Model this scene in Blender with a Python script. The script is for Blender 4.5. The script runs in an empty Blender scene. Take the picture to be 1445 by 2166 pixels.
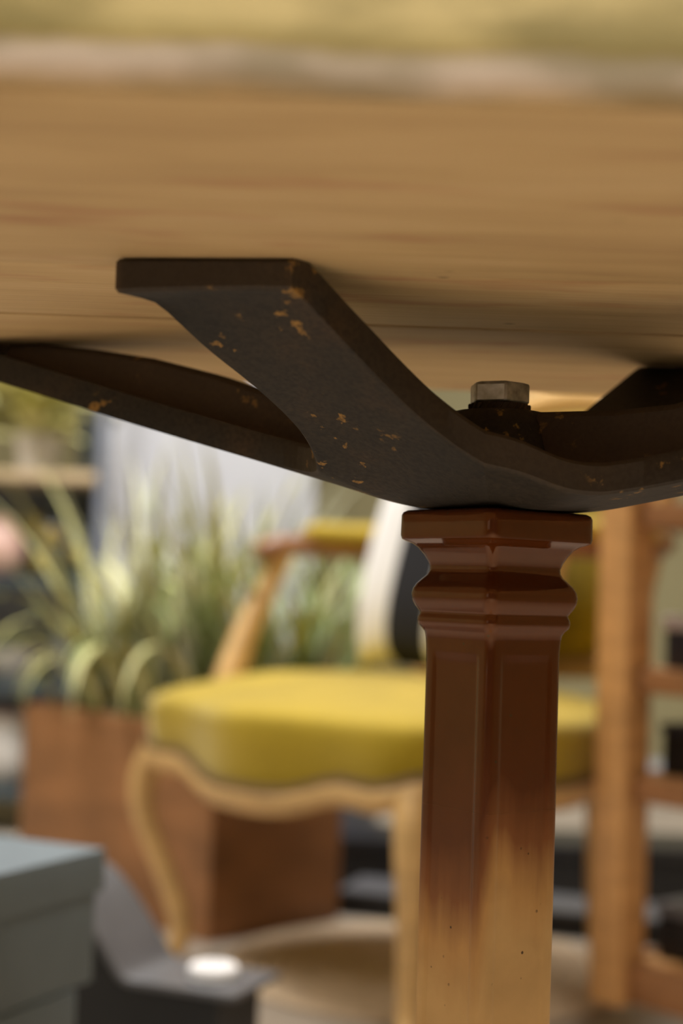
import bpy, bmesh, math, random
from mathutils import Vector, Matrix, Euler, noise as mnoise

scene = bpy.context.scene
C = scene.collection
PI = math.pi

# ------------------------------------------------------------------ camera
W, H = 1445, 2166
FPX = 3240.0                       # focal length in pixels (35 mm lens, 15.6 mm wide sensor)
ZC = 0.625                         # camera height
PITCH = math.atan(167.0 / FPX)
ROLL = math.radians(1.9)
_f = Vector((0, math.cos(PITCH), math.sin(PITCH)))
_u0 = Vector((0, -math.sin(PITCH), math.cos(PITCH)))
_x = Vector((1, 0, 0))
_r = _x * math.cos(ROLL) + _u0 * math.sin(ROLL)
_u = -_x * math.sin(ROLL) + _u0 * math.cos(ROLL)
cam_data = bpy.data.cameras.new('camera')
cam = bpy.data.objects.new('camera', cam_data)
C.objects.link(cam)
M = Matrix.Identity(4)
for i in range(3):
    M[i][0], M[i][1], M[i][2] = _r[i], _u[i], -_f[i]
M[2][3] = ZC
cam.matrix_world = M
cam_data.sensor_fit = 'HORIZONTAL'
cam_data.sensor_width = 15.6
cam_data.lens = 15.6 * FPX / W
cam_data.clip_start = 0.02
cam_data.dof.use_dof = True
cam_data.dof.focus_distance = 0.728
cam_data.dof.aperture_fstop = 2.6
scene.camera = cam

# ------------------------------------------------------------------ light
scene.view_settings.view_transform = 'Standard'
scene.view_settings.look = 'None'
scene.view_settings.gamma = 1.0
scene.view_settings.use_curve_mapping = False
scene.view_settings.exposure = 0.0
world = bpy.data.worlds.new('shop_air')
scene.world = world
world.use_nodes = True
bg = world.node_tree.nodes['Background']
bg.inputs[0].default_value = (1.0, 0.93, 0.82, 1)
bg.inputs[1].default_value = 0.08


def area(name, loc, target, size, power, col, size_y=None, spread=PI):
    l = bpy.data.lights.new(name, 'AREA')
    l.shape = 'RECTANGLE'
    l.size = size
    l.size_y = size_y or size
    l.energy = power
    l.color = col
    l.spread = spread
    o = bpy.data.objects.new(name, l)
    C.objects.link(o)
    o.location = loc
    o.rotation_euler = (Vector(target) - Vector(loc)).to_track_quat('-Z', 'Y').to_euler()
    return o


area('ceiling_lamp_back', (0.1, 3.0, 2.75), (0.1, 2.6, 0.0), 0.9, 90, (1.0, 0.97, 0.95))
area('ceiling_lamp_left', (-1.3, 2.2, 2.75), (-0.9, 2.8, 0.3), 0.7, 62, (1.0, 0.97, 0.95))
area('fill_left_front', (-2.5, -1.4, 1.15), (0.1, 0.8, 0.6), 1.5, 3.2, (1.0, 0.97, 0.93), 1.5)  # added fill from the left front, no window is seen there
area('bounce_fill_front', (0.2, -0.7, 2.75), (0.2, -0.3, 0.0), 1.2, 56, (1.0, 0.94, 0.86), spread=1.7)  # added unseen lamp, its floor bounce brightens the table underside


# ------------------------------------------------------------------ materials
def mat(name, col, rough=0.5, var=0.12, scale=8.0, metal=0.0, bump=0.0, bscale=40.0, coat=0.0,
        stretch=(1, 1, 1), spec=0.5, sheen=0.0):
    m = bpy.data.materials.new(name)
    m.use_nodes = True
    nt = m.node_tree
    b = nt.nodes['Principled BSDF']
    tc = nt.nodes.new('ShaderNodeTexCoord')
    mp = nt.nodes.new('ShaderNodeMapping')
    mp.inputs['Scale'].default_value = stretch
    nt.links.new(tc.outputs['Object'], mp.inputs['Vector'])
    n = nt.nodes.new('ShaderNodeTexNoise')
    n.inputs['Scale'].default_value = scale
    n.inputs['Detail'].default_value = 5
    nt.links.new(mp.outputs[0], n.inputs['Vector'])
    r = nt.nodes.new('ShaderNodeValToRGB')
    r.color_ramp.elements[0].position = 0.32
    r.color_ramp.elements[1].position = 0.68
    lo = [max(0, c * (1 - var)) for c in col]
    hi = [min(1, c * (1 + var)) for c in col]
    r.color_ramp.elements[0].color = (*lo, 1)
    r.color_ramp.elements[1].color = (*hi, 1)
    nt.links.new(n.outputs[0], r.inputs[0])
    nt.links.new(r.outputs[0], b.inputs['Base Color'])
    b.inputs['Roughness'].default_value = rough
    b.inputs['Metallic'].default_value = metal
    b.inputs['Specular IOR Level'].default_value = spec
    b.inputs['Coat Weight'].default_value = coat
    b.inputs['Coat Roughness'].default_value = 0.08
    b.inputs['Sheen Weight'].default_value = sheen
    if bump > 0:
        n2 = nt.nodes.new('ShaderNodeTexNoise')
        n2.inputs['Scale'].default_value = bscale
        n2.inputs['Detail'].default_value = 6
        nt.links.new(mp.outputs[0], n2.inputs['Vector'])
        bp = nt.nodes.new('ShaderNodeBump')
        bp.inputs['Strength'].default_value = bump
        bp.inputs['Distance'].default_value = 0.002
        nt.links.new(n2.outputs[0], bp.inputs['Height'])
        nt.links.new(bp.outputs[0], b.inputs['Normal'])
    return m


def N(nt, typ, **kw):
    n = nt.nodes.new(typ)
    for k, v in kw.items():
        if k.startswith('i_'):
            n.inputs[k[2:]].default_value = v
        else:
            setattr(n, k, v)
    return n


def ramp(nt, stops, interp='LINEAR'):
    r = nt.nodes.new('ShaderNodeValToRGB')
    cr = r.color_ramp
    cr.interpolation = interp
    while len(cr.elements) < len(stops):
        cr.elements.new(0.5)
    for e, (p, c) in zip(cr.elements, stops):
        e.position = p
        e.color = (*c, 1) if len(c) == 3 else c
    return r


def mix(nt, fac, a, b, mode='MIX'):
    m = nt.nodes.new('ShaderNodeMix')
    m.data_type = 'RGBA'
    m.blend_type = mode
    for sock, v in ((m.inputs[0], fac), (m.inputs[6], a), (m.inputs[7], b)):
        if hasattr(v, 'links'):
            nt.links.new(v, sock)
        elif isinstance(v, (int, float)):
            sock.default_value = v
        else:
            sock.default_value = (*v, 1)
    return m.outputs[2]


def board_material(name, paint=False):
    """old plank: grain along x, knots, red and olive paint traces"""
    m = bpy.data.materials.new(name)
    m.use_nodes = True
    nt = m.node_tree
    b = nt.nodes['Principled BSDF']
    tc = N(nt, 'ShaderNodeTexCoord')
    mp = N(nt, 'ShaderNodeMapping')
    mp.inputs['Scale'].default_value = (2.2, 16, 16)
    nt.links.new(tc.outputs['Object'], mp.inputs['Vector'])
    n1 = N(nt, 'ShaderNodeTexNoise', i_Scale=2.2, i_Detail=7.0, i_Distortion=0.6)
    nt.links.new(mp.outputs[0], n1.inputs['Vector'])
    r1 = ramp(nt, [(0.25, (0.42, 0.285, 0.14)), (0.5, (0.52, 0.365, 0.18)), (0.75, (0.58, 0.42, 0.225))])
    nt.links.new(n1.outputs[0], r1.inputs[0])
    mp2 = N(nt, 'ShaderNodeMapping')
    mp2.inputs['Scale'].default_value = (5, 160, 160)
    nt.links.new(tc.outputs['Object'], mp2.inputs['Vector'])
    n2 = N(nt, 'ShaderNodeTexNoise', i_Scale=2.0, i_Detail=4.0)
    nt.links.new(mp2.outputs[0], n2.inputs['Vector'])
    r2 = ramp(nt, [(0.3, (0.86, 0.84, 0.81)), (0.6, (1, 1, 1))])
    nt.links.new(n2.outputs[0], r2.inputs[0])
    col = mix(nt, 0.75, r1.outputs[0], r2.outputs[0], 'MULTIPLY')
    # reddish stains
    mp3 = N(nt, 'ShaderNodeMapping')
    mp3.inputs['Scale'].default_value = (7, 26, 26)
    mp3.inputs['Location'].default_value = (3.1, 1.7, 0.4)
    nt.links.new(tc.outputs['Object'], mp3.inputs['Vector'])
    n3 = N(nt, 'ShaderNodeTexNoise', i_Scale=1.5, i_Detail=3.0)
    nt.links.new(mp3.outputs[0], n3.inputs['Vector'])
    r3 = ramp(nt, [(0.58, (0, 0, 0)), (0.74, (0.5, 0.5, 0.5))])
    nt.links.new(n3.outputs[0], r3.inputs[0])
    col = mix(nt, r3.outputs[0], col, (0.34, 0.14, 0.07))
    # small dark holes and cracks
    n4 = N(nt, 'ShaderNodeTexVoronoi', i_Scale=38.0)
    mp4 = N(nt, 'ShaderNodeMapping')
    mp4.inputs['Scale'].default_value = (0.55, 1.2, 1)
    nt.links.new(tc.outputs['Object'], mp4.inputs['Vector'])
    nt.links.new(mp4.outputs[0], n4.inputs['Vector'])
    r4 = ramp(nt, [(0.05, (1, 1, 1)), (0.09, (0, 0, 0))])
    nt.links.new(n4.outputs['Distance'], r4.inputs[0])
    n5 = N(nt, 'ShaderNodeTexNoise', i_Scale=9.0)
    nt.links.new(tc.outputs['Object'], n5.inputs['Vector'])
    r5 = ramp(nt, [(0.62, (0, 0, 0)), (0.66, (1, 1, 1))])
    nt.links.new(n5.outputs[0], r5.inputs[0])
    holes = mix(nt, 1.0, r4.outputs[0], r5.outputs[0], 'MULTIPLY')
    col = mix(nt, holes, col, (0.03, 0.02, 0.012))
    if paint:
        # flaking cream and white paint left on the front edge only (bands by height)
        sx = N(nt, 'ShaderNodeSeparateXYZ')
        nt.links.new(tc.outputs['Object'], sx.inputs[0])
        nz = N(nt, 'ShaderNodeTexNoise', i_Scale=16.0, i_Detail=4.0)
        nt.links.new(tc.outputs['Object'], nz.inputs['Vector'])
        ad = N(nt, 'ShaderNodeMath', operation='MULTIPLY_ADD')
        nt.links.new(nz.outputs[0], ad.inputs[0])
        ad.inputs[1].default_value = 0.012
        nt.links.new(sx.outputs['Z'], ad.inputs[2])
        mr = N(nt, 'ShaderNodeMapRange')
        mr.inputs['From Min'].default_value = 0.758 + 0.006
        mr.inputs['From Max'].default_value = 0.802 + 0.006
        nt.links.new(ad.outputs[0], mr.inputs[0])
        rp = ramp(nt, [(0.0, (0.33, 0.16, 0.07)), (0.10, (0.30, 0.19, 0.07)), (0.20, (0.34, 0.25, 0.16)),
                       (0.31, (0.42, 0.345, 0.265)), (0.40, (0.37, 0.30, 0.20)), (0.45, (0.29, 0.22, 0.07)), (0.54, (0.33, 0.265, 0.10)),
                       (0.66, (0.40, 0.32, 0.13))])
        nt.links.new(mr.outputs[0], rp.inputs[0])
        ns = N(nt, 'ShaderNodeTexNoise', i_Scale=6.0, i_Detail=3.0)
        mps = N(nt, 'ShaderNodeMapping')
        mps.inputs['Scale'].default_value = (3, 8, 8)
        nt.links.new(tc.outputs['Object'], mps.inputs['Vector'])
        nt.links.new(mps.outputs[0], ns.inputs['Vector'])
        rs = ramp(nt, [(0.38, (0.62, 0.60, 0.50)), (0.62, (1.12, 1.08, 1.08))])
        nt.links.new(ns.outputs[0], rs.inputs[0])
        pc = mix(nt, 1.0, rp.outputs[0], rs.outputs[0], 'MULTIPLY')
        edge = N(nt, 'ShaderNodeMapRange')
        edge.inputs['From Min'].default_value = 0.4235
        edge.inputs['From Max'].default_value = 0.4205
        nt.links.new(sx.outputs['Y'], edge.inputs[0])
        col = mix(nt, edge.outputs[0], col, pc)
    nt.links.new(col, b.inputs['Base Color'])
    b.inputs['Roughness'].default_value = 0.62
    b.inputs['Specular IOR Level'].default_value = 0.3
    bp = N(nt, 'ShaderNodeBump', i_Strength=0.35, i_Distance=0.001)
    nt.links.new(n2.outputs[0], bp.inputs['Height'])
    nt.links.new(bp.outputs[0], b.inputs['Normal'])
    return m


def iron_material():
    m = bpy.data.materials.new('rusty_cast_iron')
    m.use_nodes = True
    nt = m.node_tree
    b = nt.nodes['Principled BSDF']
    tc = N(nt, 'ShaderNodeTexCoord')
    n0 = N(nt, 'ShaderNodeTexNoise', i_Scale=14.0, i_Detail=8.0, i_Roughness=0.65)
    nt.links.new(tc.outputs['Object'], n0.inputs['Vector'])
    r0 = ramp(nt, [(0.35, (0.010, 0.008, 0.0055)), (0.55, (0.020, 0.0145, 0.0085)), (0.72, (0.040, 0.022, 0.009))])
    nt.links.new(n0.outputs[0], r0.inputs[0])
    # ochre rust flecks
    n1 = N(nt, 'ShaderNodeTexNoise', i_Scale=95.0, i_Detail=5.0, i_Roughness=0.6)
    nt.links.new(tc.outputs['Object'], n1.inputs['Vector'])
    r1 = ramp(nt, [(0.585, (0, 0, 0)), (0.625, (1, 1, 1))])
    nt.links.new(n1.outputs[0], r1.inputs[0])
    n2 = N(nt, 'ShaderNodeTexNoise', i_Scale=17.0, i_Detail=2.0)
    nt.links.new(tc.outputs['Object'], n2.inputs['Vector'])
    r2 = ramp(nt, [(0.53, (0.0, 0.0, 0.0)), (0.60, (1, 1, 1))])
    nt.links.new(n2.outputs[0], r2.inputs[0])
    f = mix(nt, 1.0, r1.outputs[0], r2.outputs[0], 'MULTIPLY')
    col = mix(nt, f, r0.outputs[0], (0.24, 0.13, 0.030))
    # fine dark pits
    n3 = N(nt, 'ShaderNodeTexNoise', i_Scale=420.0, i_Detail=2.0)
    nt.links.new(tc.outputs['Object'], n3.inputs['Vector'])
    r3 = ramp(nt, [(0.35, (0.55, 0.55, 0.55)), (0.6, (1.15, 1.15, 1.15))])
    nt.links.new(n3.outputs[0], r3.inputs[0])
    col = mix(nt, 1.0, col, r3.outputs[0], 'MULTIPLY')
    # brown ridge highlights painted into the colour along the arrises
    g = N(nt, 'ShaderNodeNewGeometry')
    rg = ramp(nt, [(0.52, (0, 0, 0)), (0.62, (0.5, 0.5, 0.5))])
    nt.links.new(g.outputs['Pointiness'], rg.inputs[0])
    col = mix(nt, rg.outputs[0], col, (0.14, 0.085, 0.045))
    nt.links.new(col, b.inputs['Base Color'])
    b.inputs['Roughness'].default_value = 0.62
    b.inputs['Specular IOR Level'].default_value = 0.35
    bp = N(nt, 'ShaderNodeBump', i_Strength=0.5, i_Distance=0.0006)
    nb = N(nt, 'ShaderNodeTexNoise', i_Scale=260.0, i_Detail=6.0)
    nt.links.new(tc.outputs['Object'], nb.inputs['Vector'])
    nt.links.new(nb.outputs[0], bp.inputs['Height'])
    nt.links.new(bp.outputs[0], b.inputs['Normal'])
    return m


def enamel_material():
    """brown glaze on the capital and the upper shaft fading into a cream glaze below"""
    m = bpy.data.materials.new('brown_to_cream_enamel')
    m.use_nodes = True
    nt = m.node_tree
    b = nt.nodes['Principled BSDF']
    tc = N(nt, 'ShaderNodeTexCoord')
    sx = N(nt, 'ShaderNodeSeparateXYZ')
    nt.links.new(tc.outputs['Object'], sx.inputs[0])
    mp = N(nt, 'ShaderNodeMapping')
    mp.inputs['Scale'].default_value = (38, 38, 5)
    nt.links.new(tc.outputs['Object'], mp.inputs['Vector'])
    n = N(nt, 'ShaderNodeTexNoise', i_Scale=1.0, i_Detail=4.0)
    nt.links.new(mp.outputs[0], n.inputs['Vector'])
    ad = N(nt, 'ShaderNodeMath', operation='MULTIPLY_ADD')
    nt.links.new(n.outputs[0], ad.inputs[0])
    ad.inputs[1].default_value = 0.075
    nt.links.new(sx.outputs['Z'], ad.inputs[2])
    ax = N(nt, 'ShaderNodeMath', operation='MULTIPLY_ADD')      # the fade sits lower on the left
    nt.links.new(sx.outputs['X'], ax.inputs[0])
    ax.inputs[1].default_value = -0.10
    nt.links.new(ad.outputs[0], ax.inputs[2])
    lf = N(nt, 'ShaderNodeMapRange')                      # the left face stays brown further down than the right
    lf.interpolation_type = 'SMOOTHSTEP'
    lf.inputs['From Min'].default_value = -0.010
    lf.inputs['From Max'].default_value = 0.001
    lf.inputs['To Min'].default_value = 0.028
    lf.inputs['To Max'].default_value = 0.0
    nt.links.new(sx.outputs['X'], lf.inputs[0])
    a2 = N(nt, 'ShaderNodeMath', operation='ADD')
    nt.links.new(ax.outputs[0], a2.inputs[0])
    nt.links.new(lf.outputs[0], a2.inputs[1])
    ax = a2
    mr = N(nt, 'ShaderNodeMapRange')
    mr.inputs['From Min'].default_value = ZC - 0.165 + 0.037
    mr.inputs['From Max'].default_value = ZC - 0.055 + 0.037
    nt.links.new(ax.outputs[0], mr.inputs[0])
    r = ramp(nt, [(0.0, (0.66, 0.43, 0.185)), (0.24, (0.56, 0.32, 0.12)), (0.45, (0.23, 0.085, 0.030)),
                  (0.68, (0.095, 0.022, 0.005)), (1.0, (0.085, 0.021, 0.004))])
    nt.links.new(mr.outputs[0], r.inputs[0])
    v = N(nt, 'ShaderNodeTexNoise', i_Scale=30.0, i_Detail=5.0)
    nt.links.new(tc.outputs['Object'], v.inputs['Vector'])
    rv = ramp(nt, [(0.3, (0.86, 0.84, 0.8)), (0.7, (1.1, 1.08, 1.05))])
    nt.links.new(v.outputs[0], rv.inputs[0])
    col = mix(nt, 1.0, r.outputs[0], rv.outputs[0], 'MULTIPLY')
    vo = N(nt, 'ShaderNodeTexVoronoi', i_Scale=120.0)
    nt.links.new(tc.outputs['Object'], vo.inputs['Vector'])
    rs = ramp(nt, [(0.07, (1, 1, 1)), (0.11, (0, 0, 0))])
    nt.links.new(vo.outputs['Distance'], rs.inputs[0])
    n5 = N(nt, 'ShaderNodeTexNoise', i_Scale=45.0)
    nt.links.new(tc.outputs['Object'], n5.inputs['Vector'])
    r5 = ramp(nt, [(0.52, (0, 0, 0)), (0.58, (1, 1, 1))])
    nt.links.new(n5.outputs[0], r5.inputs[0])
    sp = mix(nt, 1.0, rs.outputs[0], r5.outputs[0], 'MULTIPLY')
    col = mix(nt, sp, col, (0.06, 0.03, 0.012))
    nt.links.new(col, b.inputs['Base Color'])
    ro = N(nt, 'ShaderNodeMapRange')
    ro.inputs['From Min'].default_value = ZC - 0.17
    ro.inputs['From Max'].default_value = ZC - 0.01
    ro.inputs['To Min'].default_value = 0.42
    ro.inputs['To Max'].default_value = 0.07
    nt.links.new(sx.outputs['Z'], ro.inputs[0])
    nt.links.new(ro.outputs[0], b.inputs['Roughness'])
    b.inputs['IOR'].default_value = 1.58
    b.inputs['Specular Tint'].default_value = (1.0, 0.66, 0.44, 1)
    bp = N(nt, 'ShaderNodeBump', i_Strength=0.25, i_Distance=0.0006)
    nb = N(nt, 'ShaderNodeTexNoise', i_Scale=55.0, i_Detail=4.0)
    nt.links.new(tc.outputs['Object'], nb.inputs['Vector'])
    nt.links.new(nb.outputs[0], bp.inputs['Height'])
    nt.links.new(bp.outputs[0], b.inputs['Normal'])
    return m


def stripe_material():
    m = bpy.data.materials.new('striped_cotton')
    m.use_nodes = True
    nt = m.node_tree
    b = nt.nodes['Principled BSDF']
    tc = N(nt, 'ShaderNodeTexCoord')
    sx = N(nt, 'ShaderNodeSeparateXYZ')
    nt.links.new(tc.outputs['UV'], sx.inputs[0])
    w, k = (0.86, 0.85, 0.84), (0.012, 0.012, 0.016)
    stops = [(0, w), (0.27, k), (0.52, w), (0.78, k)]
    r = ramp(nt, stops, 'CONSTANT')
    nt.links.new(sx.outputs['X'], r.inputs[0])
    nt.links.new(r.outputs[0], b.inputs['Base Color'])
    b.inputs['Roughness'].default_value = 0.9
    return m


MAT = {
    'board': board_material('old_plank'), 'board_front': board_material('old_plank_painted_edge', True),
    'iron': iron_material(), 'enamel': enamel_material(), 'stripe': stripe_material(),
    'steel': mat('zinc_steel', (0.40, 0.39, 0.36), 0.42, 0.35, 180, 0.9, 0.4, 220),
    'pale_flat': mat('pale_hex_flat', (0.90, 0.89, 0.80), 0.5, 0.3, 160, 0.0, 0.3, 240),
    'oak': mat('light_oak', (0.64, 0.40, 0.155), 0.42, 0.14, 6, stretch=(2, 2, 14), bump=0.1),
    'mustard': mat('mustard_velvet', (0.40, 0.275, 0.006), 0.85, 0.08, 12, bump=0.3, bscale=300, sheen=1.0),
    'piping': mat('brown_braid', (0.16, 0.10, 0.04), 0.8),
    'planter': mat('rust_brown_board', (0.33, 0.15, 0.058), 0.6, 0.25, 5, stretch=(1, 1, 3), bump=0.2),
    'soil': mat('potting_soil', (0.05, 0.033, 0.02), 0.95, 0.4, 60, bump=0.8, bscale=120),
    'grass_yellow': mat('yellow_green_blade', (0.50, 0.475, 0.19), 0.5, 0.2, 10),
    'grass_green': mat('mid_green_blade', (0.29, 0.36, 0.14), 0.5, 0.2, 10),
    'grass_dark': mat('deep_green_blade', (0.15, 0.22, 0.09), 0.5, 0.2, 10),
    'grass_pale': mat('pale_grey_green_blade', (0.54, 0.54, 0.38), 0.55, 0.15, 10),
    'white_plaster': mat('white_plaster', (0.54, 0.55, 0.585), 0.8, 0.04, 3, bump=0.1),
    'cream_wall': mat('cream_wall', (0.62, 0.54, 0.28), 0.85, 0.06, 2),
    'olive_wall': mat('olive_wall', (0.34, 0.30, 0.16), 0.85, 0.08, 2),
    'floor': mat('pale_screed', (0.46, 0.39, 0.31), 0.55, 0.08, 3, bump=0.05),
    'box_grey': mat('grey_green_card', (0.128, 0.158, 0.172), 0.65, 0.06, 14, bump=0.1, bscale=200),
    'charcoal': mat('charcoal_sheet', (0.10, 0.098, 0.102), 0.38, 0.08, 20),
    'black': mat('black_lacquer', (0.008, 0.008, 0.009), 0.6, 0.1, 20),
    'black_satin': mat('black_satin', (0.022, 0.022, 0.026), 0.32, 0.1, 20),
    'grey_strip': mat('grey_tread', (0.13, 0.13, 0.14), 0.4, 0.08, 20),
    'wax': mat('white_wax', (0.92, 0.90, 0.88), 0.35, 0.02, 20),
    'rack': mat('orange_pine', (0.60, 0.31, 0.11), 0.45, 0.14, 6, stretch=(3, 3, 12), bump=0.1),
    'rack_dark': mat('brown_pine', (0.27, 0.115, 0.04), 0.5, 0.16, 6, stretch=(10, 3, 3)),
    'navy': mat('navy_card', (0.022, 0.026, 0.045), 0.5, 0.1, 20),
    'lilac': mat('lilac_white_paper', (0.62, 0.56, 0.56), 0.7, 0.04, 20),
    'jute': mat('jute_braid', (0.72, 0.56, 0.38), 0.9, 0.12, 60, bump=0.5, bscale=160),
    'shelf': mat('pale_beech', (0.58, 0.44, 0.26), 0.5, 0.1, 5, stretch=(12, 3, 3)),
    'teal': mat('dark_teal_glaze', (0.055, 0.075, 0.085), 0.3, 0.2, 12),
    'ochre': mat('ochre_glaze', (0.42, 0.30, 0.05), 0.4, 0.15, 12),
    'pink': mat('pale_pink_glaze', (0.66, 0.42, 0.34), 0.4, 0.1, 12),
    'red': mat('red_glaze', (0.42, 0.07, 0.05), 0.35, 0.1, 12),
    'blue_grey': mat('blue_grey_glaze', (0.20, 0.22, 0.27), 0.35, 0.12, 12),
    'bone': mat('bone_glaze', (0.66, 0.63, 0.58), 0.4, 0.08, 12),
    'terracotta': mat('light_terracotta', (0.55, 0.28, 0.14), 0.7, 0.1, 12),
    'leaf_lime': mat('lime_leaf', (0.76, 0.72, 0.32), 0.5, 0.15, 12),
    'leaf_olive': mat('olive_leaf', (0.34, 0.30, 0.08), 0.5, 0.2, 12),
    'rubber': mat('black_rubber', (0.015, 0.015, 0.015), 0.7),
}


_b = MAT['mustard'].node_tree.nodes['Principled BSDF']
_b.inputs['Sheen Tint'].default_value = (1.0, 0.90, 0.55, 1)
_b.inputs['Sheen Roughness'].default_value = 0.35


# ------------------------------------------------------------------ helpers
def link_mesh(name, verts, faces, material, parent=None, sharp=0.6, smooth=True):
    me = bpy.data.meshes.new(name)
    me.from_pydata([tuple(v) for v in verts], [], faces)
    bm = bmesh.new()
    bm.from_mesh(me)
    bmesh.ops.recalc_face_normals(bm, faces=bm.faces)
    bm.to_mesh(me)
    bm.free()
    return link_me(name, me, material, parent, sharp, smooth)


def link_me(name, me, material, parent=None, sharp=0.6, smooth=True):
    if smooth:
        me.shade_smooth()
        me.set_sharp_from_angle(angle=sharp)
    me.materials.clear()
    me.materials.append(MAT[material] if isinstance(material, str) else material)
    o = bpy.data.objects.new(name, me)
    C.objects.link(o)
    o.parent = parent
    return o


def thing(name, label, cat, loc=(0, 0, 0), rz=0.0, group=None):
    o = bpy.data.objects.new(name, None)
    o.empty_display_size = 0.05
    C.objects.link(o)
    o.location = loc
    o.rotation_euler = (0, 0, rz)
    return tag(o, label, cat, group)


def tag(o, label, cat, group=None):
    o['label'] = label
    o['category'] = cat
    if group:
        o['group'] = group
    return o


def structure(o):
    o['kind'] = 'structure'
    return o


def box_geo(c, s, rz=0.0, bev=0.0):
    bm = bmesh.new()
    bmesh.ops.create_cube(bm, size=1.0)
    bmesh.ops.scale(bm, vec=s, verts=bm.verts)
    if bev > 0:
        bmesh.ops.bevel(bm, geom=bm.edges[:], offset=bev, segments=2, profile=0.6, affect='EDGES')
    bmesh.ops.rotate(bm, cent=(0, 0, 0), matrix=Matrix.Rotation(rz, 3, 'Z'), verts=bm.verts)
    bmesh.ops.translate(bm, vec=c, verts=bm.verts)
    return bm


def box(name, c, s, material, parent=None, rz=0.0, bev=0.003):
    me = bpy.data.meshes.new(name)
    bm = box_geo(c, s, rz, min(bev, 0.45 * min(s)))
    bm.to_mesh(me)
    bm.free()
    return link_me(name, me, material, parent, 0.6)


def loops_geo(loops, cap0=True, cap1=True, close=False):
    n = len(loops[0])
    v = [p for l in loops for p in l]
    f = []
    m = len(loops)
    for i in range(m if close else m - 1):
        a, b = i * n, ((i + 1) % m) * n
        for j in range(n):
            k = (j + 1) % n
            f.append((a + j, a + k, b + k, b + j))
    if not close:
        if cap0:
            f.append(tuple(range(n)))
        if cap1:
            f.append(tuple(range((m - 1) * n, m * n)))
    return v, f


def lathe(name, prof, material, parent=None, n=48, rfun=None, sharp=0.6, center=(0, 0)):
    loops = []
    for r, z in prof:
        loops.append([(center[0] + r * (rfun(2 * PI * j / n) if rfun else 1) * math.cos(2 * PI * j / n),
                       center[1] + r * (rfun(2 * PI * j / n) if rfun else 1) * math.sin(2 * PI * j / n), z) for j in range(n)])
    v, f = loops_geo(loops)
    return link_mesh(name, v, f, material, parent, sharp)


def catmull(pts, k=8):
    P = [Vector(p) for p in pts]
    out = []
    for i in range(len(P) - 1):
        p0, p1, p2, p3 = P[max(i - 1, 0)], P[i], P[i + 1], P[min(i + 2, len(P) - 1)]
        for s in range(k):
            t = s / k
            out.append(0.5 * ((2 * p1) + (p2 - p0) * t + (2 * p0 - 5 * p1 + 4 * p2 - p3) * t * t + (3 * p1 - p0 - 3 * p2 + p3) * t ** 3))
    out.append(P[-1])
    return out


def tube_geo(pts, n=14, k=8, ratio=1.0, power=2.0):
    """pts: (x, y, z, r) swept as one smooth tube; ratio squashes the section, power > 2 squares it"""
    P = catmull([Vector(p) for p in pts], k)
    loops = []
    up = Vector((0.13, 0.21, 1)).normalized()
    prev = None
    for i, p in enumerate(P):
        q = Vector(p[:3])
        a = Vector(P[max(i - 1, 0)][:3])
        b = Vector(P[min(i + 1, len(P) - 1)][:3])
        t = (b - a).normalized()
        if prev is None:
            ref = up if abs(t.dot(up)) < 0.85 else Vector((1, 0, 0))
            s = t.cross(ref).normalized()
        else:
            s = (prev - t * prev.dot(t)).normalized()
        prev = s
        w = t.cross(s)
        L = []
        for j in range(n):
            c, d = math.cos(2 * PI * j / n), math.sin(2 * PI * j / n)
            g = (abs(c) ** power + abs(d) ** power) ** (-1 / power)
            L.append(q + (s * c * g + w * d * g * ratio) * p[3])
        loops.append(L)
    return loops_geo(loops)


def tube(name, pts, material, parent=None, n=14, k=8, ratio=1.0, power=2.0):
    v, f = tube_geo([Vector(p) for p in pts], n, k, ratio, power)
    return link_mesh(name, v, f, material, parent, 0.9)


def dup_children(src, dst):
    for ch in list(src.children):
        c = ch.copy()
        C.objects.link(c)
        c.parent = dst
        dup_children(ch, c)


# ------------------------------------------------------------------ the room
structure(box('floor', (0.4, 2.0, -0.03), (9.0, 9.6, 0.06), 'floor', bev=0))
structure(box('wall_back', (0.4, 5.15, 1.4), (9.0, 0.1, 2.8), 'olive_wall', bev=0))
structure(box('wall_left', (-3.4, 2.0, 1.4), (0.1, 9.0, 2.8), 'cream_wall', bev=0))
structure(box('wall_right', (2.9, 2.0, 1.4), (0.1, 9.0, 2.8), 'olive_wall', bev=0))
structure(box('ceiling', (0.4, 2.0, 2.84), (9.0, 9.6, 0.06), 'white_plaster', bev=0))
structure(box('baseboard_back', (0.4, 5.085, 0.05), (6.4, 0.03, 0.10), 'white_plaster', bev=0.004))
structure(box('trim_1', (-0.345, 4.15, 1.4), (0.53, 0.42, 2.8), 'white_plaster', rz=0.05, bev=0.008))   # white pillar

# ------------------------------------------------------------------ the table
HX, HY = 0.0772, 0.762             # column axis
ZU = ZC + 0.137                    # underside of the table top
table = thing('bistro_table', 'plank-topped table on brown and cream square column with rusty iron bracket', 'table', (HX, HY, 0))


def plank(y0, y1, material, dz=0.0, name='plank'):
    x0, x1 = -0.62, 0.72
    t = 0.042
    me = bpy.data.meshes.new(name)
    bm = box_geo(((x0 + x1) / 2 - HX, (y0 + y1) / 2 - HY, ZU + t / 2 + dz), (x1 - x0, y1 - y0 - 0.0012, t), 0, 0.0022)
    bm.to_mesh(me)
    bm.free()
    # shader reads world-like coordinates: keep the origin at the world origin of the plank
    for v in me.vertices:
        v.co += Vector((HX, HY, 0))
    o = link_me(name, me, material, table, 0.6)
    o.location = (-HX, -HY, 0)
    return o


plank(0.420, 0.6585, 'board_front')
plank(0.6590, 0.7850, 'board', 0.0006)
plank(0.7915, 1.030, 'board', 0.0006)

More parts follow.
